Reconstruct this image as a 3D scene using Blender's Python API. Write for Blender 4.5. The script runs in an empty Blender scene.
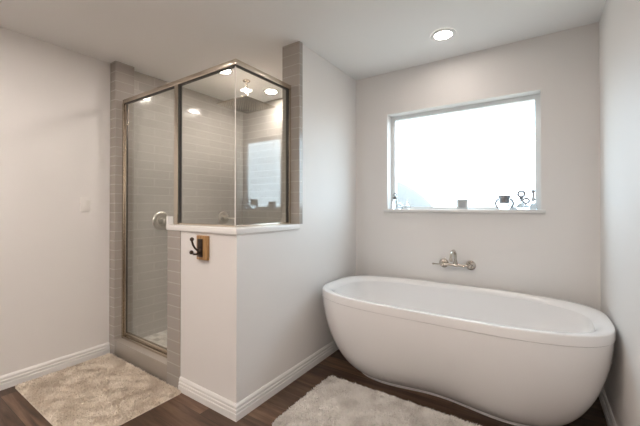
import bpy, bmesh, math, random
from mathutils import Vector, Matrix
random.seed(7)
R = math.radians
scene = bpy.context.scene
col = scene.collection

# ------------------------------------------------------------------ camera, sky, exposure
cam_d = bpy.data.cameras.new('camera')
cam = bpy.data.objects.new('camera', cam_d); col.objects.link(cam)
cam_d.sensor_fit = 'HORIZONTAL'; cam_d.sensor_width = 36.0
cam_d.lens = 326.5 / 640 * 36.0
cam_d.shift_y = -8.88 / 640
cam_d.clip_start = 0.02
cam.location = (0, 0, 1.2281)
cam.rotation_euler = (R(90.43), 0, R(33.85))
scene.camera = cam

world = bpy.data.worlds.new('world'); scene.world = world
world.use_nodes = True
bg = world.node_tree.nodes['Background']
wt = world.node_tree
wtc = wt.nodes.new('ShaderNodeTexCoord'); wsep = wt.nodes.new('ShaderNodeSeparateXYZ'); wr = wt.nodes.new('ShaderNodeValToRGB')
wt.links.new(wtc.outputs['Generated'], wsep.inputs[0]); wt.links.new(wsep.outputs['Z'], wr.inputs['Fac'])
wr.color_ramp.elements[0].position = 0.0; wr.color_ramp.elements[0].color = (0.72, 0.88, 1.0, 1)
wr.color_ramp.elements[1].position = 1.0; wr.color_ramp.elements[1].color = (0.66, 0.85, 1.0, 1)
wlow = wt.nodes.new('ShaderNodeMix'); wlow.data_type = 'RGBA'
wgt = wt.nodes.new('ShaderNodeMath'); wgt.operation = 'LESS_THAN'; wgt.inputs[1].default_value = -0.03
wt.links.new(wsep.outputs['Z'], wgt.inputs[0]); wt.links.new(wgt.outputs[0], wlow.inputs[0])
wt.links.new(wr.outputs['Color'], wlow.inputs[6]); wlow.inputs[7].default_value = (0.22, 0.23, 0.22, 1)   # dim ground outside
wt.links.new(wlow.outputs[2], bg.inputs['Color'])
bg.inputs['Strength'].default_value = 3.7

portal_d = bpy.data.lights.new('window_portal', 'AREA')
portal_d.shape = 'RECTANGLE'; portal_d.size = 1.16; portal_d.size_y = 0.86
portal_d.cycles.is_portal = True
portal = bpy.data.objects.new('window_portal', portal_d); col.objects.link(portal)
portal.location = (-0.562, 3.0, 1.635); portal.rotation_euler = (R(-90), 0, 0)

LAMP_TUB, LAMP_SHOWER, LAMP_FILL = 37.0, 115.0, 235.0    # radiance of the recessed lamps, the last for added fill lights
LAMP_COL = (1.0, 0.89, 0.82)

vs = scene.view_settings
scene.display_settings.display_device = 'sRGB'
vs.view_transform = 'Standard'; vs.look = 'None'
vs.exposure = 1.12; vs.gamma = 1.0; vs.use_curve_mapping = False

# ------------------------------------------------------------------ materials
def mat(name):
    m = bpy.data.materials.new(name); m.use_nodes = True
    nt = m.node_tree
    return m, nt, nt.nodes['Principled BSDF']

def node(nt, kind, **kw):
    n = nt.nodes.new(kind)
    for k, v in kw.items(): setattr(n, k, v)
    return n

def paint(name, c, rough=0.6, bump=0.02, scale=220.0):
    m, nt, b = mat(name)
    b.inputs['Base Color'].default_value = (*c, 1)
    b.inputs['Roughness'].default_value = rough
    tc = node(nt, 'ShaderNodeTexCoord'); no = node(nt, 'ShaderNodeTexNoise')
    no.inputs['Scale'].default_value = scale; no.inputs['Detail'].default_value = 2
    nt.links.new(tc.outputs['Object'], no.inputs['Vector'])
    bp = node(nt, 'ShaderNodeBump'); bp.inputs['Strength'].default_value = bump
    bp.inputs['Distance'].default_value = 0.002
    nt.links.new(no.outputs['Fac'], bp.inputs['Height'])
    nt.links.new(bp.outputs['Normal'], b.inputs['Normal'])
    return m

def metal(name, c, rough=0.25):
    m, nt, b = mat(name)
    b.inputs['Base Color'].default_value = (*c, 1)
    b.inputs['Metallic'].default_value = 1.0
    tc = node(nt, 'ShaderNodeTexCoord'); no = node(nt, 'ShaderNodeTexNoise')
    no.inputs['Scale'].default_value = 90
    nt.links.new(tc.outputs['Object'], no.inputs['Vector'])
    mr = node(nt, 'ShaderNodeMapRange')
    mr.inputs['To Min'].default_value = rough * 0.97; mr.inputs['To Max'].default_value = rough * 1.03
    nt.links.new(no.outputs['Fac'], mr.inputs['Value'])
    nt.links.new(mr.outputs['Result'], b.inputs['Roughness'])
    return m

def glass(name, tint=(0.97, 0.985, 0.98), boost=1.0):
    m = bpy.data.materials.new(name); m.use_nodes = True
    nt = m.node_tree; nt.nodes.clear()
    out = node(nt, 'ShaderNodeOutputMaterial')
    tr = node(nt, 'ShaderNodeBsdfTransparent'); tr.inputs['Color'].default_value = (*tint, 1)
    gl = node(nt, 'ShaderNodeBsdfGlossy'); gl.inputs['Roughness'].default_value = 0.0
    gl.inputs['Color'].default_value = (1, 1, 1, 1)
    ge = node(nt, 'ShaderNodeNewGeometry')
    dot = node(nt, 'ShaderNodeVectorMath', operation='DOT_PRODUCT')
    nt.links.new(ge.outputs['Normal'], dot.inputs[0]); nt.links.new(ge.outputs['Incoming'], dot.inputs[1])
    ab = node(nt, 'ShaderNodeMath', operation='ABSOLUTE'); nt.links.new(dot.outputs['Value'], ab.inputs[0])
    su = node(nt, 'ShaderNodeMath', operation='SUBTRACT'); su.inputs[0].default_value = 1
    nt.links.new(ab.outputs[0], su.inputs[1])
    pw = node(nt, 'ShaderNodeMath', operation='POWER'); nt.links.new(su.outputs[0], pw.inputs[0]); pw.inputs[1].default_value = 5
    ma = node(nt, 'ShaderNodeMath', operation='MULTIPLY_ADD'); nt.links.new(pw.outputs[0], ma.inputs[0])
    ma.inputs[1].default_value = 0.96 ; ma.inputs[2].default_value = 0.04 * boost
    mx = node(nt, 'ShaderNodeMixShader')
    nt.links.new(ma.outputs[0], mx.inputs['Fac']); nt.links.new(tr.outputs[0], mx.inputs[1]); nt.links.new(gl.outputs[0], mx.inputs[2])
    nt.links.new(mx.outputs[0], out.inputs['Surface'])
    return m

def tile(name, w, h, c1, c2, grout, mortar=0.003, rough=0.13, offset=0.5, bump=0.5):
    m, nt, b = mat(name)
    uv = node(nt, 'ShaderNodeUVMap'); uv.uv_map = 'UVMap'
    br = node(nt, 'ShaderNodeTexBrick'); br.offset = offset; br.squash = 1.0
    br.inputs['Scale'].default_value = 1.0
    br.inputs['Brick Width'].default_value = w; br.inputs['Row Height'].default_value = h
    br.inputs['Mortar Size'].default_value = mortar; br.inputs['Mortar Smooth'].default_value = 0.15
    br.inputs['Bias'].default_value = 0.0
    br.inputs['Color1'].default_value = (*c1, 1); br.inputs['Color2'].default_value = (*c2, 1)
    br.inputs['Mortar'].default_value = (*grout, 1)
    nt.links.new(uv.outputs['UV'], br.inputs['Vector'])
    nt.links.new(br.outputs['Color'], b.inputs['Base Color'])
    mr = node(nt, 'ShaderNodeMapRange'); mr.inputs['To Min'].default_value = rough; mr.inputs['To Max'].default_value = 0.7
    nt.links.new(br.outputs['Fac'], mr.inputs['Value']); nt.links.new(mr.outputs['Result'], b.inputs['Roughness'])
    no = node(nt, 'ShaderNodeTexNoise'); no.inputs['Scale'].default_value = 7.0; no.inputs['Detail'].default_value = 1
    nt.links.new(uv.outputs['UV'], no.inputs['Vector'])
    inv = node(nt, 'ShaderNodeMath', operation='MULTIPLY_ADD')
    nt.links.new(br.outputs['Fac'], inv.inputs[0]); inv.inputs[1].default_value = -1.0
    sc = node(nt, 'ShaderNodeMath', operation='MULTIPLY'); nt.links.new(no.outputs['Fac'], sc.inputs[0]); sc.inputs[1].default_value = 0.6
    nt.links.new(sc.outputs[0], inv.inputs[2])
    bp = node(nt, 'ShaderNodeBump'); bp.inputs['Strength'].default_value = bump; bp.inputs['Distance'].default_value = 0.002
    nt.links.new(inv.outputs[0], bp.inputs['Height']); nt.links.new(bp.outputs['Normal'], b.inputs['Normal'])
    return m

def wood_floor(name):
    m, nt, b = mat(name)
    uv = node(nt, 'ShaderNodeUVMap'); uv.uv_map = 'UVMap'
    br = node(nt, 'ShaderNodeTexBrick'); br.offset = 0.37; br.offset_frequency = 2
    br.inputs['Scale'].default_value = 1.0
    br.inputs['Brick Width'].default_value = 1.22; br.inputs['Row Height'].default_value = 0.152
    br.inputs['Mortar Size'].default_value = 0.0012; br.inputs['Mortar Smooth'].default_value = 0.1
    br.inputs['Color1'].default_value = (0, 0, 0, 1); br.inputs['Color2'].default_value = (1, 1, 1, 1)
    br.inputs['Mortar'].default_value = (0.5, 0.5, 0.5, 1)
    nt.links.new(uv.outputs['UV'], br.inputs['Vector'])
    mp = node(nt, 'ShaderNodeMapping'); mp.inputs['Scale'].default_value = (2.2, 26.0, 1)
    nt.links.new(uv.outputs['UV'], mp.inputs['Vector'])
    sh = node(nt, 'ShaderNodeVectorMath', operation='MULTIPLY_ADD')
    nt.links.new(br.outputs['Color'], sh.inputs[0]); sh.inputs[1].default_value = (7, 3, 5)
    nt.links.new(mp.outputs['Vector'], sh.inputs[2])
    no = node(nt, 'ShaderNodeTexNoise'); no.inputs['Scale'].default_value = 1.0; no.inputs['Detail'].default_value = 6; no.inputs['Roughness'].default_value = 0.62
    no.inputs['Distortion'].default_value = 0.5
    nt.links.new(sh.outputs['Vector'], no.inputs['Vector'])
    ra = node(nt, 'ShaderNodeValToRGB')
    ra.color_ramp.elements[0].position = 0.28; ra.color_ramp.elements[0].color = (0.026, 0.014, 0.008, 1)
    ra.color_ramp.elements[1].position = 0.75; ra.color_ramp.elements[1].color = (0.165, 0.105, 0.068, 1)
    e = ra.color_ramp.elements.new(0.5); e.color = (0.082, 0.045, 0.027, 1)
    nt.links.new(no.outputs['Fac'], ra.inputs['Fac'])
    # plank-to-plank tone
    hs = node(nt, 'ShaderNodeMix', data_type='RGBA', blend_type='MULTIPLY'); hs.inputs[0].default_value = 1
    tone = node(nt, 'ShaderNodeMapRange'); tone.inputs['To Min'].default_value = 0.65; tone.inputs['To Max'].default_value = 1.75
    nt.links.new(br.outputs['Color'], tone.inputs['Value'])
    nt.links.new(ra.outputs['Color'], hs.inputs[6]); nt.links.new(tone.outputs['Result'], hs.inputs[7])
    gap = node(nt, 'ShaderNodeMix', data_type='RGBA'); nt.links.new(br.outputs['Fac'], gap.inputs[0])
    nt.links.new(hs.outputs[2], gap.inputs[6]); gap.inputs[7].default_value = (0.02, 0.012, 0.008, 1)
    nt.links.new(gap.outputs[2], b.inputs['Base Color'])
    b.inputs['Roughness'].default_value = 0.42
    bp = node(nt, 'ShaderNodeBump'); bp.inputs['Strength'].default_value = 0.25; bp.inputs['Distance'].default_value = 0.001
    nt.links.new(no.outputs['Fac'], bp.inputs['Height']); nt.links.new(bp.outputs['Normal'], b.inputs['Normal'])
    return m

def emit(name, c, s):
    m = bpy.data.materials.new(name); m.use_nodes = True
    nt = m.node_tree; nt.nodes.clear()
    o = node(nt, 'ShaderNodeOutputMaterial'); e = node(nt, 'ShaderNodeEmission')
    e.inputs['Color'].default_value = (*c, 1); e.inputs['Strength'].default_value = s
    nt.links.new(e.outputs[0], o.inputs['Surface'])
    return m

def shag(name, c_lo, c_hi):
    m, nt, b = mat(name)
    tc = node(nt, 'ShaderNodeTexCoord')
    n1 = node(nt, 'ShaderNodeTexNoise'); n1.inputs['Scale'].default_value = 9; n1.inputs['Detail'].default_value = 4
    n2 = node(nt, 'ShaderNodeTexNoise'); n2.inputs['Scale'].default_value = 140; n2.inputs['Detail'].default_value = 2
    nt.links.new(tc.outputs['Object'], n1.inputs['Vector']); nt.links.new(tc.outputs['Object'], n2.inputs['Vector'])
    ad = node(nt, 'ShaderNodeMath', operation='MULTIPLY_ADD'); nt.links.new(n2.outputs['Fac'], ad.inputs[0]); ad.inputs[1].default_value = 0.5
    nt.links.new(n1.outputs['Fac'], ad.inputs[2])
    ra = node(nt, 'ShaderNodeValToRGB')
    ra.color_ramp.elements[0].position = 0.55; ra.color_ramp.elements[0].color = (*c_lo, 1)
    ra.color_ramp.elements[1].position = 0.85; ra.color_ramp.elements[1].color = (*c_hi, 1)
    nt.links.new(ad.outputs[0], ra.inputs['Fac']); nt.links.new(ra.outputs['Color'], b.inputs['Base Color'])
    b.inputs['Roughness'].default_value = 0.95
    b.inputs['Sheen Weight'].default_value = 0.2
    return m

M = {}
M['wall'] = paint('wall_paint', (0.80, 0.78, 0.757))
M['ceiling'] = paint('ceiling_paint', (0.88, 0.875, 0.86), 0.8)
M['trim'] = paint('white_trim_paint', (0.82, 0.81, 0.79), 0.35, 0.0)
M['ledge'] = paint('white_solid_surface', (0.85, 0.84, 0.82), 0.25, 0.0)
M['vinyl'] = paint('window_vinyl', (0.80, 0.82, 0.82), 0.4, 0.0)
M['tile'] = tile('taupe_subway_tile', 0.305, 0.0785, (0.44, 0.415, 0.38), (0.46, 0.435, 0.40), (0.52, 0.495, 0.46))
M['tile_edge'] = tile('taupe_stacked_tile', 9.0, 0.0785, (0.38, 0.35, 0.315), (0.395, 0.365, 0.33), (0.435, 0.405, 0.37), offset=0.0)
M['tile_big'] = tile('taupe_large_tile', 9.0, 0.305, (0.345, 0.31, 0.27), (0.355, 0.32, 0.28), (0.42, 0.39, 0.35), offset=0.0)
M['mosaic'] = tile('pale_floor_mosaic', 0.075, 0.05, (0.40, 0.37, 0.33), (0.78, 0.75, 0.70), (0.62, 0.60, 0.56), mortar=0.005, rough=0.4)
M['floor'] = wood_floor('dark_wood_plank')
M['nickel'] = metal('brushed_nickel', (0.55, 0.50, 0.44), 0.22)
M['champagne'] = metal('champagne_nickel', (0.62, 0.55, 0.46), 0.26)
M['valve'] = metal('satin_nickel', (0.72, 0.68, 0.62), 0.30)
M['bronze'] = metal('dark_bronze', (0.10, 0.075, 0.06), 0.42)
M['gasket'] = paint('dark_gasket', (0.05, 0.045, 0.04), 0.5, 0.0)
M['tub'] = paint('white_acrylic', (0.86, 0.85, 0.84), 0.12, 0.0)
M['plastic'] = paint('white_plastic', (0.87, 0.85, 0.82), 0.35, 0.0)
M['glass'] = glass('shower_glass', (0.95, 0.965, 0.955), 1.0)
M['pane'] = glass('window_glass', (0.98, 0.99, 0.99))
M['lamp'] = emit('lamp_diffuser', LAMP_COL, LAMP_TUB)
M['lamp_shower'] = emit('lamp_diffuser_shower', LAMP_COL, LAMP_SHOWER)
M['lamp_fill'] = emit('lamp_diffuser_fill', LAMP_COL, LAMP_FILL)  # glow of the added fill lights behind the camera
M['rug_beige'] = shag('beige_shag', (0.66, 0.56, 0.45), (0.88, 0.80, 0.69))
M['rug_grey'] = shag('oatmeal_shag', (0.70, 0.66, 0.61), (0.90, 0.87, 0.82))
M['silver'] = metal('aged_silver', (0.30, 0.30, 0.31), 0.45)
M['smoke'] = paint('smoky_glass', (0.33, 0.34, 0.36), 0.15, 0.0)
M['plaster'] = paint('grey_glass_block', (0.42, 0.44, 0.45), 0.3, 0.0)
M['plaster_light'] = paint('pale_block_frame', (0.66, 0.70, 0.71), 0.3, 0.0)

m, nt, b = mat('oak_plaque')
tc = node(nt, 'ShaderNodeTexCoord'); mp = node(nt, 'ShaderNodeMapping'); mp.inputs['Scale'].default_value = (90, 90, 9)
nt.links.new(tc.outputs['Object'], mp.inputs['Vector'])
no = node(nt, 'ShaderNodeTexNoise'); no.inputs['Scale'].default_value = 1; no.inputs['Detail'].default_value = 4
nt.links.new(mp.outputs['Vector'], no.inputs['Vector'])
ra = node(nt, 'ShaderNodeValToRGB')
ra.color_ramp.elements[0].position = 0.3; ra.color_ramp.elements[0].color = (0.30, 0.155, 0.055, 1)
ra.color_ramp.elements[1].position = 0.7; ra.color_ramp.elements[1].color = (0.52, 0.31, 0.13, 1)
nt.links.new(no.outputs['Fac'], ra.inputs['Fac']); nt.links.new(ra.outputs['Color'], b.inputs['Base Color'])
b.inputs['Roughness'].default_value = 0.45
M['oak'] = m

m, nt, b = mat('clear_crystal')
b.inputs['Base Color'].default_value = (0.93, 0.96, 0.98, 1); b.inputs['Roughness'].default_value = 0.02
b.inputs['Transmission Weight'].default_value = 1.0; b.inputs['IOR'].default_value = 1.45
M['crystal'] = m

# ------------------------------------------------------------------ mesh helpers
def box(bm, a, b, bevel=0.0, seg=2):
    """axis-aligned box with metre UVs"""
    x0, y0, z0 = a; x1, y1, z1 = b
    v = [bm.verts.new(p) for p in ((x0,y0,z0),(x1,y0,z0),(x1,y1,z0),(x0,y1,z0),(x0,y0,z1),(x1,y0,z1),(x1,y1,z1),(x0,y1,z1))]
    fs = [bm.faces.new([v[i] for i in q]) for q in ((3,2,1,0),(4,5,6,7),(0,1,5,4),(1,2,6,5),(2,3,7,6),(3,0,4,7))]
    if bevel:
        es = {e for f in fs for e in f.edges}
        bmesh.ops.bevel(bm, geom=list(es), offset=bevel, segments=seg, affect='EDGES', profile=0.5)

def tube(bm, pts, rad, n=12, cap=True):
    """swept round tube through pts; rad a number or a list"""
    pts = [Vector(p) for p in pts]
    if not hasattr(rad, '__len__'): rad = [rad] * len(pts)
    rings = []; up = None
    for i, p in enumerate(pts):
        t = (pts[min(i+1, len(pts)-1)] - pts[max(i-1, 0)]).normalized()
        if up is None:
            up = Vector((0,0,1)) if abs(t.z) < 0.9 else Vector((1,0,0))
        s = t.cross(up).normalized(); up = s.cross(t).normalized()
        rings.append([bm.verts.new(p + rad[i] * (math.cos(2*math.pi*k/n) * s + math.sin(2*math.pi*k/n) * up)) for k in range(n)])
    for r0, r1 in zip(rings, rings[1:]):
        for k in range(n):
            bm.faces.new((r0[k], r0[(k+1) % n], r1[(k+1) % n], r1[k]))
    if cap:
        bm.faces.new(list(reversed(rings[0]))); bm.faces.new(rings[-1])

def lathe(bm, prof, mtx=None, n=32):
    """profile [(r, z)] spun about local z, then moved by mtx"""
    mtx = mtx or Matrix()
    rings = []
    for r, z in prof:
        if r < 1e-6: rings.append([bm.verts.new(mtx @ Vector((0, 0, z)))])
        else: rings.append([bm.verts.new(mtx @ Vector((r*math.cos(2*math.pi*k/n), r*math.sin(2*math.pi*k/n), z))) for k in range(n)])
    for a, b in zip(rings, rings[1:]):
        for k in range(n):
            k2 = (k+1) % n
            if len(a) == 1 and len(b) == 1: continue
            if len(a) == 1: bm.faces.new((a[0], b[k2], b[k]))
            elif len(b) == 1: bm.faces.new((a[k], a[k2], b[0]))
            else: bm.faces.new((a[k], a[k2], b[k2], b[k]))

def sphere(bm, c, r, sx=1, sy=1, sz=1):
    lathe(bm, [(r*math.sin(math.pi*i/10), -r*math.cos(math.pi*i/10)) for i in range(11)],
          Matrix.Translation(c) @ Matrix.Diagonal((sx, sy, sz, 1)), 18)

def AXIS(loc, d):
    return Matrix.Translation(loc) @ Vector((0,0,1)).rotation_difference(Vector(d)).to_matrix().to_4x4()

def obj(name, bm, m, parent=None, smooth=False, kind=None, loc=None):
    """link a bmesh as one mesh object (world coordinates; origin at the parent or at loc)"""
    bmesh.ops.recalc_face_normals(bm, faces=bm.faces[:])
    uv = bm.loops.layers.uv.new('UVMap')
    for f in bm.faces:
        n = f.normal; ax = max(range(3), key=lambda i: abs(n[i]))
        for l in f.loops:
            c = l.vert.co
            l[uv].uv = (c.y, c.z) if ax == 0 else (c.x, c.z) if ax == 1 else (c.x, c.y)
    me = bpy.data.meshes.new(name); 
    if smooth:
        for f in bm.faces: f.smooth = True
    o = bpy.data.objects.new(name, me); col.objects.link(o)
    org = Vector(loc) if loc else Vector((0, 0, 0))
    if parent is not None:
        p = parent; w = Vector((0, 0, 0))
        while p is not None: w += Vector(p.location); p = p.parent
        org = w; o.parent = parent
    elif loc: o.location = loc
    bmesh.ops.translate(bm, verts=bm.verts[:], vec=-org)
    bm.to_mesh(me); bm.free()
    me.materials.append(m)
    if smooth and hasattr(me, 'set_sharp_from_angle'): me.set_sharp_from_angle(angle=R(40))
    if kind: o['kind'] = kind
    return o

def boxes(name, lst, m, parent=None, bevel=0.0, kind=None, loc=None):
    bm = bmesh.new()
    for a, b in lst: box(bm, a, b, bevel)
    return obj(name, bm, m, parent, smooth=bevel > 0, kind=kind, loc=loc)

def struct(name, lst, m, parent=None, bevel=0.0):
    return boxes(name, lst, m, parent, bevel, kind=None if parent else 'structure')

def thing(name, loc, label, cat, group=None):
    o = bpy.data.objects.new(name, None); col.objects.link(o)
    o.location = loc; o.empty_display_size = 0.1
    o['label'] = label; o['category'] = cat
    if group: o['group'] = group
    return o

def copy_thing(t, loc, label):
    c = t.copy(); col.objects.link(c); c.location = loc; c['label'] = label
    for ch in [o for o in bpy.data.objects if o.parent == t]:
        d = ch.copy(); col.objects.link(d); d.parent = c
        for g in [o for o in bpy.data.objects if o.parent == ch]:
            e = g.copy(); col.objects.link(e); e.parent = d
    return c

# ------------------------------------------------------------------ the place (metres)
H = 2.44
XL, XR, YB, YR = -3.0065, 0.332, 2.79, -2.7       # left, right, window wall, wall behind the camera
XA, XI, YW = -1.456, -1.603, 1.903                # partition: outer face, inner face, front end
YD = 1.304                                        # front plane of shower and pony wall
XS, XE, XT = -2.916, -2.142, -2.001               # stub inner face, pony wall end, edge of tile strip
YC = 1.45                                         # rear of curb / pony wall
ZC = 1.065                                        # underside of ledge
XG, YG, ZH = -1.541, 1.371, 2.128                 # glass planes and top of header
WL, WR_, WB, WT = -1.142, 0.0175, 1.206, 2.064    # window opening
T = 0.15

struct('floor', [((XL-T, YR-T, -0.08), (XR+T, YB+T, 0))], M['floor'])
struct('ceiling', [((XL-T, YR-T, H), (XR+T, YB+T, H+0.1))], M['ceiling'])
struct('wall_left', [((XL-T, YR-T, 0), (XL, YB+T, H))], M['wall'])
struct('wall_right', [((XR, YR-T, 0), (XR+T, YB+T, H))], M['wall'])
struct('wall_rear', [((XL, YR-T, 0), (XR, YR, H))], M['wall'])
struct('wall_back', [((XL, YB, 0), (WL, YB+T, H)), ((WR_, YB, 0), (XR, YB+T, H)),
                     ((WL, YB, 0), (WR_, YB+T, WB-0.03)), ((WL, YB, WT), (WR_, YB+T, H))], M['wall'])
struct('wall_partition', [((XI, YW, 0), (XA, YB, H))], M['wall'])
struct('wall_pony', [((XE, YD, 0), (XA, YC, ZC)), ((XI, YC, 0), (XA, YW, ZC))], M['wall'])
# shower shell
struct('wall_stub', [((XL, YD-0.005, 0), (XS, YC, H))], M['tile_edge'])
struct('wall_shower_left', [((XL, YC, 0), (XL+0.010, YB, H))], M['tile'])
struct('wall_shower_back', [((XL+0.010, YB-0.010, 0), (XI-0.010, YB, H))], M['tile'])
struct('wall_shower_right', [((XI-0.010, YW, 0), (XI, YB, H)), ((XI-0.010, YC+0.01, 0), (XI, YW, ZC)),
                             ((XE, YC, 0), (XI, YC+0.01, ZC))], M['tile'])
struct('trim_1', [((XI-0.010, YW-0.010, ZC+0.036), (XA+0.006, YW, H)), ((XA, YW, ZC+0.036), (XA+0.006, YW+0.028, H))], M['tile_edge'])
struct('trim_2', [((XE-0.008, YD-0.006, 0), (XT, YD, ZC)), ((XE-0.008, YD, 0), (XE, YC, ZC))], M['tile_edge'])
struct('trim_3', [((XS, YD-0.005, 0), (XE-0.008, YC, 0.128))], M['tile_big'], bevel=0.003)   # shower curb
struct('floor_shower', [((XL+0.01, YC, 0), (XI-0.01, YB-0.01, 0.035))], M['mosaic'])
# ledge on the pony wall
bm = bmesh.new()
LP = [(XE-0.014, YD-0.014), (XA+0.014, YD-0.014), (XA+0.014, YW-0.011), (XI-0.012, YW-0.011), (XI-0.012, YC+0.012), (XE-0.014, YC+0.012)]
lo = [bm.verts.new((x, y, ZC)) for x, y in LP]; up = [bm.verts.new((x, y, ZC+0.036)) for x, y in LP]
bm.faces.new(list(reversed(lo))); bm.faces.new(up)
for i in range(6): bm.faces.new((lo[i], lo[(i+1) % 6], up[(i+1) % 6], up[i]))
bmesh.ops.bevel(bm, geom=bm.edges[:], offset=0.005, segments=2, affect='EDGES', profile=0.5)
o = obj('trim_4', bm, M['ledge'], smooth=True, kind='structure')

# baseboards: a stepped profile swept along a path, mitred
PROF = [(0.0, 0.0), (0.018, 0.0), (0.018, 0.036), (0.0165, 0.039), (0.012, 0.040), (0.012, 0.0435), (0.0155, 0.0445), (0.0155, 0.057),
        (0.014, 0.060), (0.009, 0.061), (0.009, 0.0645), (0.0115, 0.0655), (0.0115, 0.077), (0.008, 0.084), (0.004, 0.090), (0.0, 0.090)]
def baseboard(name, path):
    bm = bmesh.new(); path = [Vector(p) for p in path]; rings = []
    for i, p in enumerate(path):
        ns = []
        for a, b in ((i-1, i), (i, i+1)):
            if a >= 0 and b < len(path):
                d = (path[b] - path[a]).normalized(); ns.append(Vector((d.y, -d.x)))
        n = ns[0] if len(ns) == 1 else (ns[0] + ns[1]) / (1 + ns[0].dot(ns[1]))
        rings.append([bm.verts.new((p.x + n.x*d, p.y + n.y*d, z)) for d, z in PROF])
    for a, b in zip(rings, rings[1:]):
        for k in range(len(PROF)):
            k2 = (k+1) % len(PROF); bm.faces.new((a[k], a[k2], b[k2], b[k]))
    bm.faces.new(rings[0]); bm.faces.new(list(reversed(rings[-1])))
    return obj(name, bm, M['trim'], kind='structure')
baseboard('baseboard_left', [(XL, YD-0.006), (XL, YR)][::-1])
baseboard('baseboard_partition', [(XT+0.001, YD), (XA, YD), (XA, YB)])
baseboard('baseboard_back', [(XA+0.018, YB), (XR-0.018, YB)])
baseboard('baseboard_right', [(XR, YB), (XR, YR)])

# ------------------------------------------------------------------ window
win = bpy.data.objects.new('window_1', None); col.objects.link(win); win['kind'] = 'structure'
win.location = ((WL+WR_)/2, YB, WB)
YP = YB + 0.115
L = 0.006
boxes('window_reveal', [((WL, YB-0.001, WB), (WL+L, YP+0.03, WT)), ((WR_-L, YB-0.001, WB), (WR_, YP+0.03, WT)),
                     ((WL+L, YB-0.001, WT-L), (WR_-L, YP+0.03, WT))], M['trim'], win)
f = 0.034
boxes('window_frame', [((WL+L, YP-0.02, WB), (WL+L+f, YP+0.03, WT-L)), ((WR_-L-f, YP-0.02, WB), (WR_-L, YP+0.03, WT-L)),
                       ((WL+L+f, YP-0.019, WT-L-f), (WR_-L-f, YP+0.03, WT-L)), ((WL+L+f, YP-0.019, WB), (WR_-L-f, YP+0.03, WB+0.02))], M['vinyl'], win)
boxes('window_pane', [((WL+L+f, YP+0.004, WB+0.02), (WR_-L-f, YP+0.009, WT-L-f))], M['pane'], win)
boxes('window_sill', [((WL-0.022, YB-0.024, WB-0.026), (WR_+0.022, YB, WB)), ((WL, YB, WB-0.03), (WR_, YP+0.03, WB))], M['trim'], win, 0.003)

# rounded pale slope outside, beyond the lower left of the glass
bm = bmesh.new()
lathe(bm, [(math.cos(R(q)), math.sin(R(q))) for q in range(0, 91, 5)], Matrix.Translation((-4.1, 8.6, -0.2)) @ Matrix.Diagonal((2.3, 1.8, 2.3, 1)), 64)
obj('terrain', bm, paint('pale_blue_slope', (0.150, 0.142, 0.132), 0.9, 0.0), smooth=True, kind='structure')

# ------------------------------------------------------------------ bathtub
TX, TY, TZ = -0.543, 2.305, 0.62
def plan(a, b, n, z, pinch=0.0, N=128, ox=0, oy=0):
    out = []
    for k in range(N):
        t = 2*math.pi*k/N; c, s = math.cos(t), math.sin(t)
        x = a * math.copysign(abs(c)**(2/n), c); y = b * math.copysign(abs(s)**(2/n), s)
        y *= 1 - pinch * math.exp(-(x/0.33)**2)
        out.append((TX+ox+x, TY+oy+y, z))
    return out
def skin(bm, loops, cap0=False, cap1=False):
    rs = [[bm.verts.new(p) for p in l] for l in loops]
    for a, b in zip(rs, rs[1:]):
        for k in range(len(a)):
            k2 = (k+1) % len(a); bm.faces.new((a[k], a[k2], b[k2], b[k]))
    if cap0: bm.faces.new(list(reversed(rs[0])))
    if cap1: bm.faces.new(rs[-1])
A1, B1, N1 = 0.862, 0.426, 3.3
A0, B0, N0 = 0.600, 0.215, 2.6
tub = thing('bathtub', (TX, TY, 0), 'white oval freestanding bathtub with pinched waist below the window', 'bathtub')
bm = bmesh.new(); loops = []
Z0, Z1 = 0.022, TZ - 0.056
for i in range(25):
    t = i / 24; t = t*t*(0.4) + t*0.6
    p = 1.72; k = (1 - (1-t)**p) ** (1/p)
    loops.append(plan(A0 + (A1-0.004-A0)*k, B0 + (B1-0.004-B0)*k, N0 + (N1-N0)*k, Z0 + (Z1-Z0)*t, 0.44*(1-k)**1.2))
skin(bm, loops, True, False)
obj('body', bm, M['tub'], tub, True)
bm = bmesh.new()
skin(bm, [plan(A0+0.004, B0+0.004, N0, 0.0, 0.44), plan(A0+0.008, B0+0.008, N0, 0.012, 0.44), plan(A0+0.008, B0+0.008, N0, 0.020, 0.44), plan(A0+0.002, B0+0.002, N0, 0.025, 0.44)], True, True)
obj('base', bm, M['tub'], tub, True)
bm = bmesh.new(); r = 0.008
lp = [plan(A1-0.012, B1-0.012, N1, Z1-0.002), plan(A1-0.003, B1-0.003, N1, Z1+0.001), plan(A1, B1, N1, Z1+0.004), plan(A1, B1, N1, TZ-r)]
for q in (30, 60, 90): lp.append(plan(A1-r*(1-math.cos(R(q))), B1-r*(1-math.cos(R(q))), N1, TZ-r+r*math.sin(R(q))))
lp.append(plan(A1-0.024, B1-0.024, N1, TZ))
for q in range(10, 71, 10): lp.append(plan(A1-0.024-0.055*math.sin(R(q)), B1-0.024-0.038*math.sin(R(q)), N1-0.3*q/70, TZ-0.050*(1-math.cos(R(q)))))
IA, IB, IZ = A1-0.024-0.055*math.sin(R(70)), B1-0.024-0.038*math.sin(R(70)), TZ-0.050*(1-math.cos(R(70)))
skin(bm, lp)
obj('rim', bm, M['tub'], tub, True)
bm = bmesh.new(); loops = []
for i in range(22):
    t = i / 21; k = (1 - t**2.6) ** (1/2.6) if t < 1 else 0
    kx = (1 - t**1.5) ** (1/1.5) if t < 1 else 0
    loops.append(plan(0.36 + (IA-0.36)*kx, 0.15 + (IB-0.15)*k, 2.5 + (N1-0.3-2.5)*k, IZ - (IZ-0.168)*t))
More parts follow.
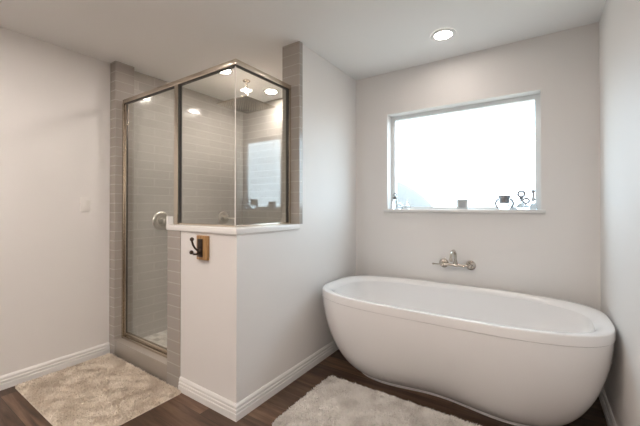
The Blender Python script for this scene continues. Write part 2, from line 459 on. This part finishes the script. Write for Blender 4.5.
skin(bm, loops, False, True)
obj('basin', bm, M['tub'], tub, True)
bm = bmesh.new(); lathe(bm, [(0, 0.004), (0.03, 0.004), (0.034, 0.0), (0, 0.0)], Matrix.Translation((TX, TY, TZ-0.452)), 24)
obj('drain', bm, M['nickel'], tub, True)

# ------------------------------------------------------------------ wall mounted tub faucet
FZ = 0.768
fx0, fx1 = -0.648, -0.446
fau = thing('tub_faucet', ((fx0+fx1)/2, YB, FZ), 'brushed nickel wall mounted faucet with gooseneck spout above the bathtub', 'faucet')
for x in (fx0, fx1):
    bm = bmesh.new()
    lathe(bm, [(0, 0), (0.036, 0), (0.037, 0.004), (0.033, 0.009), (0.024, 0.012), (0.016, 0.016), (0.014, 0.06), (0.0, 0.06)], AXIS((x, YB-0.0005, FZ), (0, -1, 0)), 28)
    obj('escutcheon', bm, M['nickel'], fau, True)
yb = YB - 0.062
bm = bmesh.new(); tube(bm, [(fx0-0.004, yb, FZ), ((fx0+fx1)/2-0.02, yb, FZ), ((fx0+fx1)/2, yb, FZ), ((fx0+fx1)/2+0.02, yb, FZ), (fx1+0.004, yb, FZ)], [0.011, 0.010, 0.015, 0.010, 0.011], 14)
obj('bridge', bm, M['nickel'], fau, True)
xm = (fx0+fx1)/2
bm = bmesh.new()
pts = [(xm, yb, FZ), (xm, yb-0.004, FZ+0.045)]
for q in range(0, 200, 15):
    pts.append((xm, yb - 0.008 - 0.080*(1-math.cos(R(q))), FZ+0.066 + 0.055*math.sin(R(q))))
tube(bm, pts, [0.014] + [0.011]*(len(pts)-3) + [0.0135, 0.0135], 14)
lathe(bm, [(0.016, 0), (0.017, 0.008), (0.012, 0.018)], Matrix.Translation((xm, yb, FZ+0.01)), 18)
obj('spout', bm, M['nickel'], fau, True)
for x, d in ((fx0, (-0.85, -0.45, 0.05)), (fx1, (-0.35, -0.9, 0.15))):
    bm = bmesh.new()
    p0 = Vector((x, yb, FZ)); dv = Vector(d).normalized()
    lathe(bm, [(0.0, -0.016), (0.013, -0.016), (0.016, 0.0), (0.013, 0.022), (0.006, 0.028), (0, 0.028)], AXIS(p0, (0, -1, 0)), 20)
    q = p0 + Vector((0, -0.018, 0))
    tube(bm, [q, q+dv*0.03, q+dv*0.062], [0.006, 0.0045, 0.0055], 10); sphere(bm, q+dv*0.066, 0.008)
    obj('lever_handle', bm, M['nickel'], fau, True)

# ------------------------------------------------------------------ shower enclosure
enc = thing('shower_enclosure', (XE, YG, 0.128), 'framed corner shower enclosure of clear glass with champagne nickel rails', 'shower enclosure')
hw, hh = 0.016, 0.034
ZT = ZC + 0.036
boxes('front_header', [((XS+0.0005, YG-hw, ZH-hh), (XG-hw, YG+hw, ZH))], M['champagne'], enc, 0.003)
boxes('side_header', [((XG-hw, YG-hw, ZH-hh), (XG+hw, YW-0.011, ZH))], M['champagne'], enc, 0.003)
boxes('header_gasket', [((XS+0.02, YG-hw+0.004, ZH-hh-0.004), (XG-0.010, YG+hw-0.004, ZH-hh)), ((XG-hw+0.004, YG-0.012, ZH-hh-0.004), (XG+hw-0.004, YW-0.03, ZH-hh))], M['gasket'], enc)
boxes('wall_jamb', [((XS+0.0005, YG-0.018, 0.129), (XS+0.020, YG+0.018, ZH-hh))], M['champagne'], enc, 0.002)
px0, px1 = -2.166, -2.122
post = boxes('mullion', [((px0, YG-0.016, ZT), (px1, YG+0.016, ZH-hh))], M['champagne'], enc, 0.002)
boxes('mullion_gasket', [((px1, YG-0.011, ZT), (px1+0.010, YG+0.011, ZH-hh))], M['gasket'], post)
boxes('strike_jamb', [((XE-0.026, YG-0.016, 0.129), (XE-0.0085, YG+0.016, ZC-0.001))], M['champagne'], enc, 0.002)
boxes('strike_block', [((XE-0.013, YD-0.012, ZT), (XE+0.004, YD+0.030, ZT+0.060))], M['ledge'], enc, 0.002)
boxes('threshold', [((XS+0.021, YG-0.020, 0.1285), (XE-0.027, YG+0.020, 0.150))], M['champagne'], enc, 0.002)
dr = boxes('door_glass', [((XS+0.046, YG-0.003, 0.178), (px0-0.004, YG+0.003, ZH-hh-0.012))], M['glass'], enc)
boxes('door_stile', [((XS+0.024, YG-0.010, 0.156), (XS+0.048, YG+0.010, ZH-hh-0.011))], M['champagne'], dr, 0.002)
boxes('door_sweep', [((XS+0.048, YG-0.010, 0.156), (XE-0.030, YG+0.010, 0.182))], M['champagne'], dr, 0.002)
boxes('stile_gasket', [((XS+0.048, YG-0.005, 0.182), (XS+0.054, YG+0.005, ZH-hh-0.011))], M['gasket'], dr)
boxes('front_panel', [((px1+0.006, YG-0.003, ZT+0.010), (XG-0.0035, YG+0.003, ZH-hh-0.006))], M['glass'], enc)
boxes('side_panel', [((XG-0.003, YG-0.003, ZT+0.010), (XG+0.003, YW-0.022, ZH-hh-0.006))], M['glass'], enc)
boxes('corner_seal', [((XG-0.0032, YG-0.0042, ZT+0.010), (XG+0.0042, YG-0.0030, ZH-hh-0.006))], M['plastic'], enc)
boxes('front_channel', [((px1+0.001, YG-0.012, ZT), (XG+0.012, YG+0.012, ZT+0.013))], M['champagne'], enc, 0.002)
boxes('side_channel', [((XG-0.012, YG+0.0125, ZT), (XG+0.012, YW-0.011, ZT+0.013))], M['champagne'], enc, 0.002)
boxes('end_jamb', [((XG-0.014, YW-0.036, ZT), (XG+0.014, YW-0.011, ZH-hh))], M['champagne'], enc, 0.002)
boxes('end_gasket', [((XG-0.010, YW-0.044, ZT+0.013), (XG+0.010, YW-0.0365, ZH-hh))], M['gasket'], enc)

# ------------------------------------------------------------------ shower fittings
RX, RY, RZ = -2.33, 2.205, 2.195
rain = thing('rain_shower_head', (RX, RY, H), 'large square rain shower head hanging from the shower ceiling', 'shower head')
bm = bmesh.new(); lathe(bm, [(0, 0), (0.036, 0), (0.036, -0.006), (0.028, -0.014), (0.012, -0.018), (0, -0.018)], Matrix.Translation((RX, RY, H-0.0005)), 28)
obj('ceiling_flange', bm, M['nickel'], rain, True)
bm = bmesh.new(); tube(bm, [(RX, RY, H-0.015), (RX, RY, RZ+0.03)], 0.0115, 16)
obj('drop_pipe', bm, M['nickel'], rain, True)
bm = bmesh.new(); lathe(bm, [(0, 0.045), (0.016, 0.045), (0.022, 0.03), (0.022, 0.010), (0, 0.010)], Matrix.Translation((RX, RY, RZ)), 24)
obj('swivel_nut', bm, M['nickel'], rain, True)
s = 0.195
plate = boxes('square_plate', [((RX-s, RY-s, RZ), (RX+s, RY+s, RZ+0.011))], M['nickel'], rain, 0.002)
bm = bmesh.new()
for i in range(15):
    for j in range(15):
        lathe(bm, [(0, -0.003), (0.003, -0.003), (0.004, 0.0)], Matrix.Translation((RX-0.17+i*0.0243, RY-0.17+j*0.0243, RZ)), 6)
o = obj('nozzle', bm, M['gasket'], plate); o['kind'] = 'stuff'

SH = (XI-0.010, 2.20, 2.02)
sh = thing('wall_shower_head', SH, 'small wall shower head on an arm behind the side glass', 'shower head')
bm = bmesh.new(); lathe(bm, [(0, 0), (0.03, 0), (0.03, 0.005), (0.012, 0.012), (0, 0.012)], AXIS((SH[0]-0.0005, SH[1], SH[2]), (-1, 0, 0)), 24)
obj('flange', bm, M['nickel'], sh, True)
bm = bmesh.new(); tube(bm, [(SH[0]-0.005, SH[1], SH[2]), (SH[0]-0.07, SH[1], SH[2]+0.008), (SH[0]-0.11, SH[1], SH[2]-0.006), (SH[0]-0.135, SH[1], SH[2]-0.03)], 0.010, 12)
obj('arm', bm, M['nickel'], sh, True)
bm = bmesh.new(); lathe(bm, [(0, 0.0), (0.012, 0.0), (0.018, 0.02), (0.045, 0.045), (0.048, 0.055), (0.04, 0.058), (0, 0.058)], AXIS((SH[0]-0.132, SH[1], SH[2]-0.025), (-0.6, 0, -0.8)), 24)
obj('head', bm, M['nickel'], sh, True)

def valve(y, z, r, label, d):
    x = XL + 0.0105
    v = thing('shower_valve', (x, y, z), label, 'shower valve', 'shower valves on the left tile wall')
    bm = bmesh.new(); lathe(bm, [(0, 0), (r, 0), (r, 0.004), (r*0.93, 0.010), (r*0.72, 0.013), (r*0.66, 0.011), (r*0.55, 0.013), (r*0.5, 0.02), (0, 0.02)], AXIS((x, y, z), (1, 0, 0)), 36)
    obj('escutcheon', bm, M['valve'], v, True)
    bm = bmesh.new(); lathe(bm, [(r*0.36, 0.018), (r*0.36, 0.045), (r*0.30, 0.065), (r*0.2, 0.075), (0, 0.075)], AXIS((x, y, z), (1, 0, 0)), 28)
    obj('hub', bm, M['valve'], v, True)
    bm = bmesh.new(); p = Vector((x+0.058, y, z)); dv = Vector(d).normalized()
    tube(bm, [p, p+dv*0.04, p+dv*0.085], [0.010, 0.0075, 0.009], 12); sphere(bm, p+dv*0.087, 0.0095)
    obj('lever', bm, M['valve'], v, True)
valve(1.745, 1.092, 0.088, 'round nickel shower valve seen through the door glass beside the mullion', (0.25, 0.9, -0.45))
valve(2.482, 1.10, 0.074, 'round nickel shower valve deeper in, just above the ledge behind the front glass', (0.7, 0.7, -0.1))

# ------------------------------------------------------------------ recessed ceiling lights, plus added fill lights out of view
def recessed(x, y, label, lamp):
    d = thing('recessed_light', (x, y, H), label, 'ceiling light', 'recessed ceiling lights')
    bm = bmesh.new(); lathe(bm, [(0.056, -0.002), (0.060, -0.006), (0.078, -0.007), (0.084, -0.003), (0.085, 0.0)], Matrix.Translation((x, y, H-0.0005)), 48)
    obj('trim_ring', bm, M['trim'], d, True)
    bm = bmesh.new(); lathe(bm, [(0, -0.0035), (0.058, -0.0035), (0.058, -0.0015), (0, -0.0015)], Matrix.Translation((x, y, H)), 48)
    obj('diffuser', bm, M[lamp], d)
    return d
recessed(-0.556, 2.388, 'round recessed ceiling light above the bathtub', 'lamp')
recessed(-2.337, 2.56, 'round recessed light in the shower ceiling behind the square rain head', 'lamp_shower')
recessed(-2.326, 1.93, 'round recessed light in the shower ceiling just under the header rail', 'lamp_shower')
dl = recessed(-0.05, -0.15, 'added ceiling fill light behind the camera near the right wall, nearest the bathtub', 'lamp_fill')  # this and its copies are unseen lights added for warm fill
for x, y, w in ((-1.95, 0.25, 'over the bath mat side of the room'), (-0.05, -1.3, 'near the right wall, farthest back'), (-1.75, -1.3, 'near the left wall, farthest back')):
    copy_thing(dl, (x, y, H), 'added ceiling fill light behind the camera ' + w)

# ------------------------------------------------------------------ light switch
sw = thing('light_switch', (XL, 1.12, 1.247), 'white rocker light switch on the left wall', 'light switch')
boxes('switch_plate', [((XL+0.0003, 1.085, 1.189), (XL+0.006, 1.155, 1.305))], M['plastic'], sw, 0.002)
boxes('rocker', [((XL+0.0062, 1.1035, 1.214), (XL+0.0095, 1.1365, 1.280))], M['plastic'], sw, 0.0015)

# ------------------------------------------------------------------ coat hook on the pony wall
hx, hz = -1.755, 0.970
hk = thing('coat_hook', (hx, YD, hz), 'dark metal double coat hook on an oak plaque on the pony wall', 'coat hook')
y1 = YD - 0.0205
boxes('plaque', [((hx-0.050, y1, hz-0.076), (hx+0.056, YD-0.0005, hz+0.076))], M['oak'], hk, 0.004)
boxes('back_plate', [((hx-0.034, y1-0.005, hz-0.058), (hx+0.016, y1-0.0002, hz+0.056))], M['bronze'], hk, 0.002)
bm = bmesh.new(); lathe(bm, [(0, 0), (0.019, 0), (0.020, 0.005), (0.012, 0.012), (0, 0.014)], AXIS((hx-0.009, y1-0.005, hz-0.02), (0, -1, 0)), 24)
obj('rosette', bm, M['bronze'], hk, True)
for pts, rb in (([(0, 0, -0.01), (0, -0.020, -0.012), (0, -0.036, 0.004), (0, -0.047, 0.022), (0, -0.054, 0.044), (0, -0.055, 0.058)], 0.0125),
                ([(0, 0, -0.028), (0, -0.022, -0.038), (0, -0.042, -0.036), (0, -0.058, -0.022)], 0.0125)):
    bm = bmesh.new(); W = [(hx-0.009+p[0], y1-0.005+p[1], hz+p[2]) for p in pts]
    tube(bm, W, [0.008] + [0.006]*(len(W)-1), 12)
    sphere(bm, W[-1], rb)
    obj('hook_arm', bm, M['bronze'], hk, True)
for dz in (-0.046, 0.046):
    bm = bmesh.new(); lathe(bm, [(0, 0.003), (0.004, 0.002), (0.005, 0)], AXIS((hx-0.009, y1-0.005, hz+dz), (0, -1, 0)), 12)
    obj('screw', bm, M['bronze'], hk, True)

# ------------------------------------------------------------------ shaggy bath mats
def rug(x0, y0, x1, y1, m, label, n, seed, r=0.04, h=0.016):
    rnd = random.Random(seed)
    cx, cy = (x0+x1)/2, (y0+y1)/2
    t = thing('bath_mat', (cx, cy, 0), label, 'bath mat', 'shaggy bath mats')
    def inside(x, y, e=0.0):
        dx = max(x0+r-x, x-(x1-r), 0); dy = max(y0+r-y, y-(y1-r), 0)
        return math.hypot(dx, dy) <= r - e if (dx > 0 and dy > 0) else (x0+e <= x <= x1-e and y0+e <= y <= y1-e)
    bm = bmesh.new(); out = []
    for ox, oy, a0 in ((x1-r, y1-r, 0), (x0+r, y1-r, 90), (x0+r, y0+r, 180), (x1-r, y0+r, 270)):
        for k in range(7):
            a = R(a0 + 15*k); out.append((ox + r*math.cos(a), oy + r*math.sin(a)))
    rings = [[bm.verts.new((cx+(x-cx)*s, cy+(y-cy)*s, z)) for x, y in out] for s, z in ((0.99, 0.0005), (1.0, 0.004), (0.992, 0.009))]
    for a, b in zip(rings, rings[1:]):
        for k in range(len(a)):
            k2 = (k+1) % len(a); bm.faces.new((a[k], a[k2], b[k2], b[k]))
    bm.faces.new(list(reversed(rings[0]))); bm.faces.new(rings[-1])
    obj('backing', bm, m, t)
    V, F = [], []
    i = 0
    while i < n:
        x, y = rnd.uniform(x0, x1), rnd.uniform(y0, y1)
        if not inside(x, y, 0.002): continue
        i += 1
        # lean follows slow waves so the pile parts and clumps
        lean = 2.0*math.sin(x*27+seed+2*math.sin(y*19)) + 1.9*math.cos(y*31-x*14+seed*2) + rnd.uniform(-1.8, 1.8)
        l = h * rnd.uniform(0.55, 1.0); k = h * rnd.uniform(0.25, 0.7)
        dx, dy = math.cos(lean)*k, math.sin(lean)*k
        w = rnd.uniform(0.0016, 0.0028); a = rnd.uniform(0, math.pi); wx, wy = math.cos(a)*w, math.sin(a)*w
        b = len(V); z = 0.007
        V += [(x-cx-wx, y-cy-wy, z), (x-cx+wx, y-cy+wy, z), (x-cx+dx*0.45+wx*1.1, y-cy+dy*0.45+wy*1.1, z+l*0.65), (x-cx+dx*0.45-wx*1.1, y-cy+dy*0.45-wy*1.1, z+l*0.65), (x-cx+dx, y-cy+dy, z+l)]
        F += [(b, b+1, b+2, b+3), (b+3, b+2, b+4)]
    me = bpy.data.meshes.new('pile'); me.from_pydata(V, [], F); me.update()
    o = bpy.data.objects.new('pile', me); col.objects.link(o); o.parent = t; me.materials.append(m); o['kind'] = 'stuff'
    return t
rug(-2.955, 0.69, -1.95, 1.285, M['rug_beige'], 'beige shaggy bath mat in front of the shower door', 42000, 1, 0.02)
rug(-1.255, 1.36, -0.10, 2.005, M['rug_grey'], 'pale oatmeal shaggy bath mat beside the bathtub', 46000, 4)

# ------------------------------------------------------------------ ornaments on the window sill
ZS = WB
def glassware(name, x, y, label, cat, parts):
    t = thing(name, (x, y, ZS), label, cat, 'ornaments on the window sill')
    for pn, m, f in parts:
        bm = bmesh.new(); f(bm, x, y); obj(pn, bm, M[m], t, True)
    return t
def LZ(prof, n=24, dz=0.0):
    return lambda bm, x, y: lathe(bm, prof, Matrix.Translation((x, y, ZS+0.0006+dz)), n)
def ring(x, y, z, R0, r0, bm, ry=1.0):
    tube(bm, [(x + R0*math.cos(2*math.pi*k/20), y, z + R0*ry*math.sin(2*math.pi*k/20)) for k in range(21)], r0, 8)

yO = YB + 0.045
glassware('perfume_bottle', -1.082, yO, 'clear glass bottle with dark collar and round stopper at the left end of the sill', 'bottle', [
    ('body', 'crystal', LZ([(0, 0), (0.022, 0), (0.026, 0.005), (0.026, 0.060), (0.018, 0.082), (0.010, 0.092), (0, 0.092)])),
    ('collar', 'bronze', LZ([(0.0, 0.092), (0.020, 0.094), (0.024, 0.100), (0.012, 0.108), (0, 0.108)])),
    ('stopper', 'smoke', lambda bm, x, y: (tube(bm, [(x, y, ZS+0.106), (x, y, ZS+0.116)], 0.006, 8), ring(x, y, ZS+0.129, 0.013, 0.0045, bm)))])
glassware('crystal_dish', -1.035, yO, 'low clear crystal dish beside the bottle with dark collar', 'dish', [
    ('bowl', 'crystal', LZ([(0, 0), (0.018, 0), (0.026, 0.014), (0.032, 0.030), (0.029, 0.031), (0.020, 0.012), (0, 0.008)], 10)),
    ('lid', 'crystal', LZ([(0.028, 0.031), (0.020, 0.042), (0.006, 0.046), (0.008, 0.054), (0, 0.060)], 10))])
glassware('perfume_bottle', -0.968, yO, 'small clear glass bottle with a thin pointed stopper near the left of the sill', 'bottle', [
    ('body', 'crystal', LZ([(0, 0), (0.020, 0), (0.026, 0.012), (0.022, 0.028), (0.008, 0.036), (0, 0.036)], 8)),
    ('stopper', 'crystal', LZ([(0.006, 0.036), (0.010, 0.044), (0.004, 0.056), (0.006, 0.066), (0.002, 0.085), (0, 0.088)], 8))])

cb = thing('candle_holder', (-0.512, yO, ZS), 'small square pale block candle holder standing alone mid sill', 'candle holder', 'ornaments on the window sill')
q = 0.041; zz = ZS + 0.0006
boxes('block_frame', [((-0.512-q, yO-0.02, zz), (-0.512+q, yO+0.02, zz+0.013)), ((-0.512-q, yO-0.02, zz+0.067), (-0.512+q, yO+0.02, zz+0.080)),
                      ((-0.512-q, yO-0.02, zz+0.013), (-0.512-q+0.015, yO+0.02, zz+0.067)), ((-0.512+q-0.015, yO-0.02, zz+0.013), (-0.512+q, yO+0.02, zz+0.067))], M['plaster_light'], cb)
boxes('block_core', [((-0.512-q+0.015, yO-0.015, zz+0.013), (-0.512+q-0.015, yO+0.015, zz+0.067))], M['plaster'], cb)

def jar_handle(sgn):
    return lambda bm, x, y: tube(bm, [(x+sgn*(0.036+0.022*math.sin(R(a))), y, ZS+0.045+0.032*math.cos(R(a))) for a in range(0, 181, 18)], 0.0075, 8)
glassware('glass_jar', -0.218, yO, 'round clear glass jar with flared silver neck and two handles on the sill', 'jar', [
    ('body', 'crystal', LZ([(0, 0), (0.026, 0), (0.040, 0.012), (0.045, 0.028), (0.040, 0.044), (0.030, 0.052), (0, 0.052)])),
    ('neck', 'silver', LZ([(0.034, 0.046), (0.036, 0.062), (0.033, 0.074), (0.042, 0.096), (0.048, 0.106), (0.042, 0.107), (0.026, 0.080), (0.0, 0.076)])),
    ('handle', 'silver', jar_handle(-1)), ('handle', 'silver', jar_handle(1))])
glassware('perfume_bottle', -0.108, yO, 'clear perfume bottle with tall ring stopper, between jar and the tall thin bottle', 'bottle', [
    ('body', 'crystal', LZ([(0, 0), (0.026, 0), (0.034, 0.010), (0.034, 0.024), (0.022, 0.040), (0.009, 0.048), (0.009, 0.060), (0, 0.060)], 12)),
    ('collar', 'smoke', LZ([(0, 0.060), (0.011, 0.060), (0.011, 0.070), (0, 0.070)])),
    ('stopper', 'smoke', lambda bm, x, y: (sphere(bm, (x, y, ZS+0.083), 0.013), ring(x, y, ZS+0.115, 0.021, 0.0075, bm)))])
glassware('perfume_bottle', -0.078, yO-0.045, 'squat clear perfume bottle with open ring stopper, in front of the taller ones', 'bottle', [
    ('body', 'crystal', LZ([(0, 0), (0.022, 0), (0.030, 0.012), (0.026, 0.026), (0.010, 0.034), (0, 0.034)], 10)),
    ('stopper', 'smoke', lambda bm, x, y: (tube(bm, [(x, y, ZS+0.033), (x, y, ZS+0.046)], 0.005, 8), ring(x, y, ZS+0.064, 0.020, 0.007, bm, 0.85)))])
glassware('perfume_bottle', -0.034, yO, 'tall thin clear perfume bottle with long grey stopper at the right end of the sill', 'bottle', [
    ('body', 'crystal', LZ([(0, 0), (0.022, 0), (0.026, 0.012), (0.020, 0.034), (0.010, 0.050), (0.007, 0.062), (0, 0.062)], 12)),
    ('stopper', 'smoke', LZ([(0.008, 0.062), (0.014, 0.072), (0.009, 0.084), (0.007, 0.118), (0.013, 0.132), (0.012, 0.142), (0, 0.146)], 12))])
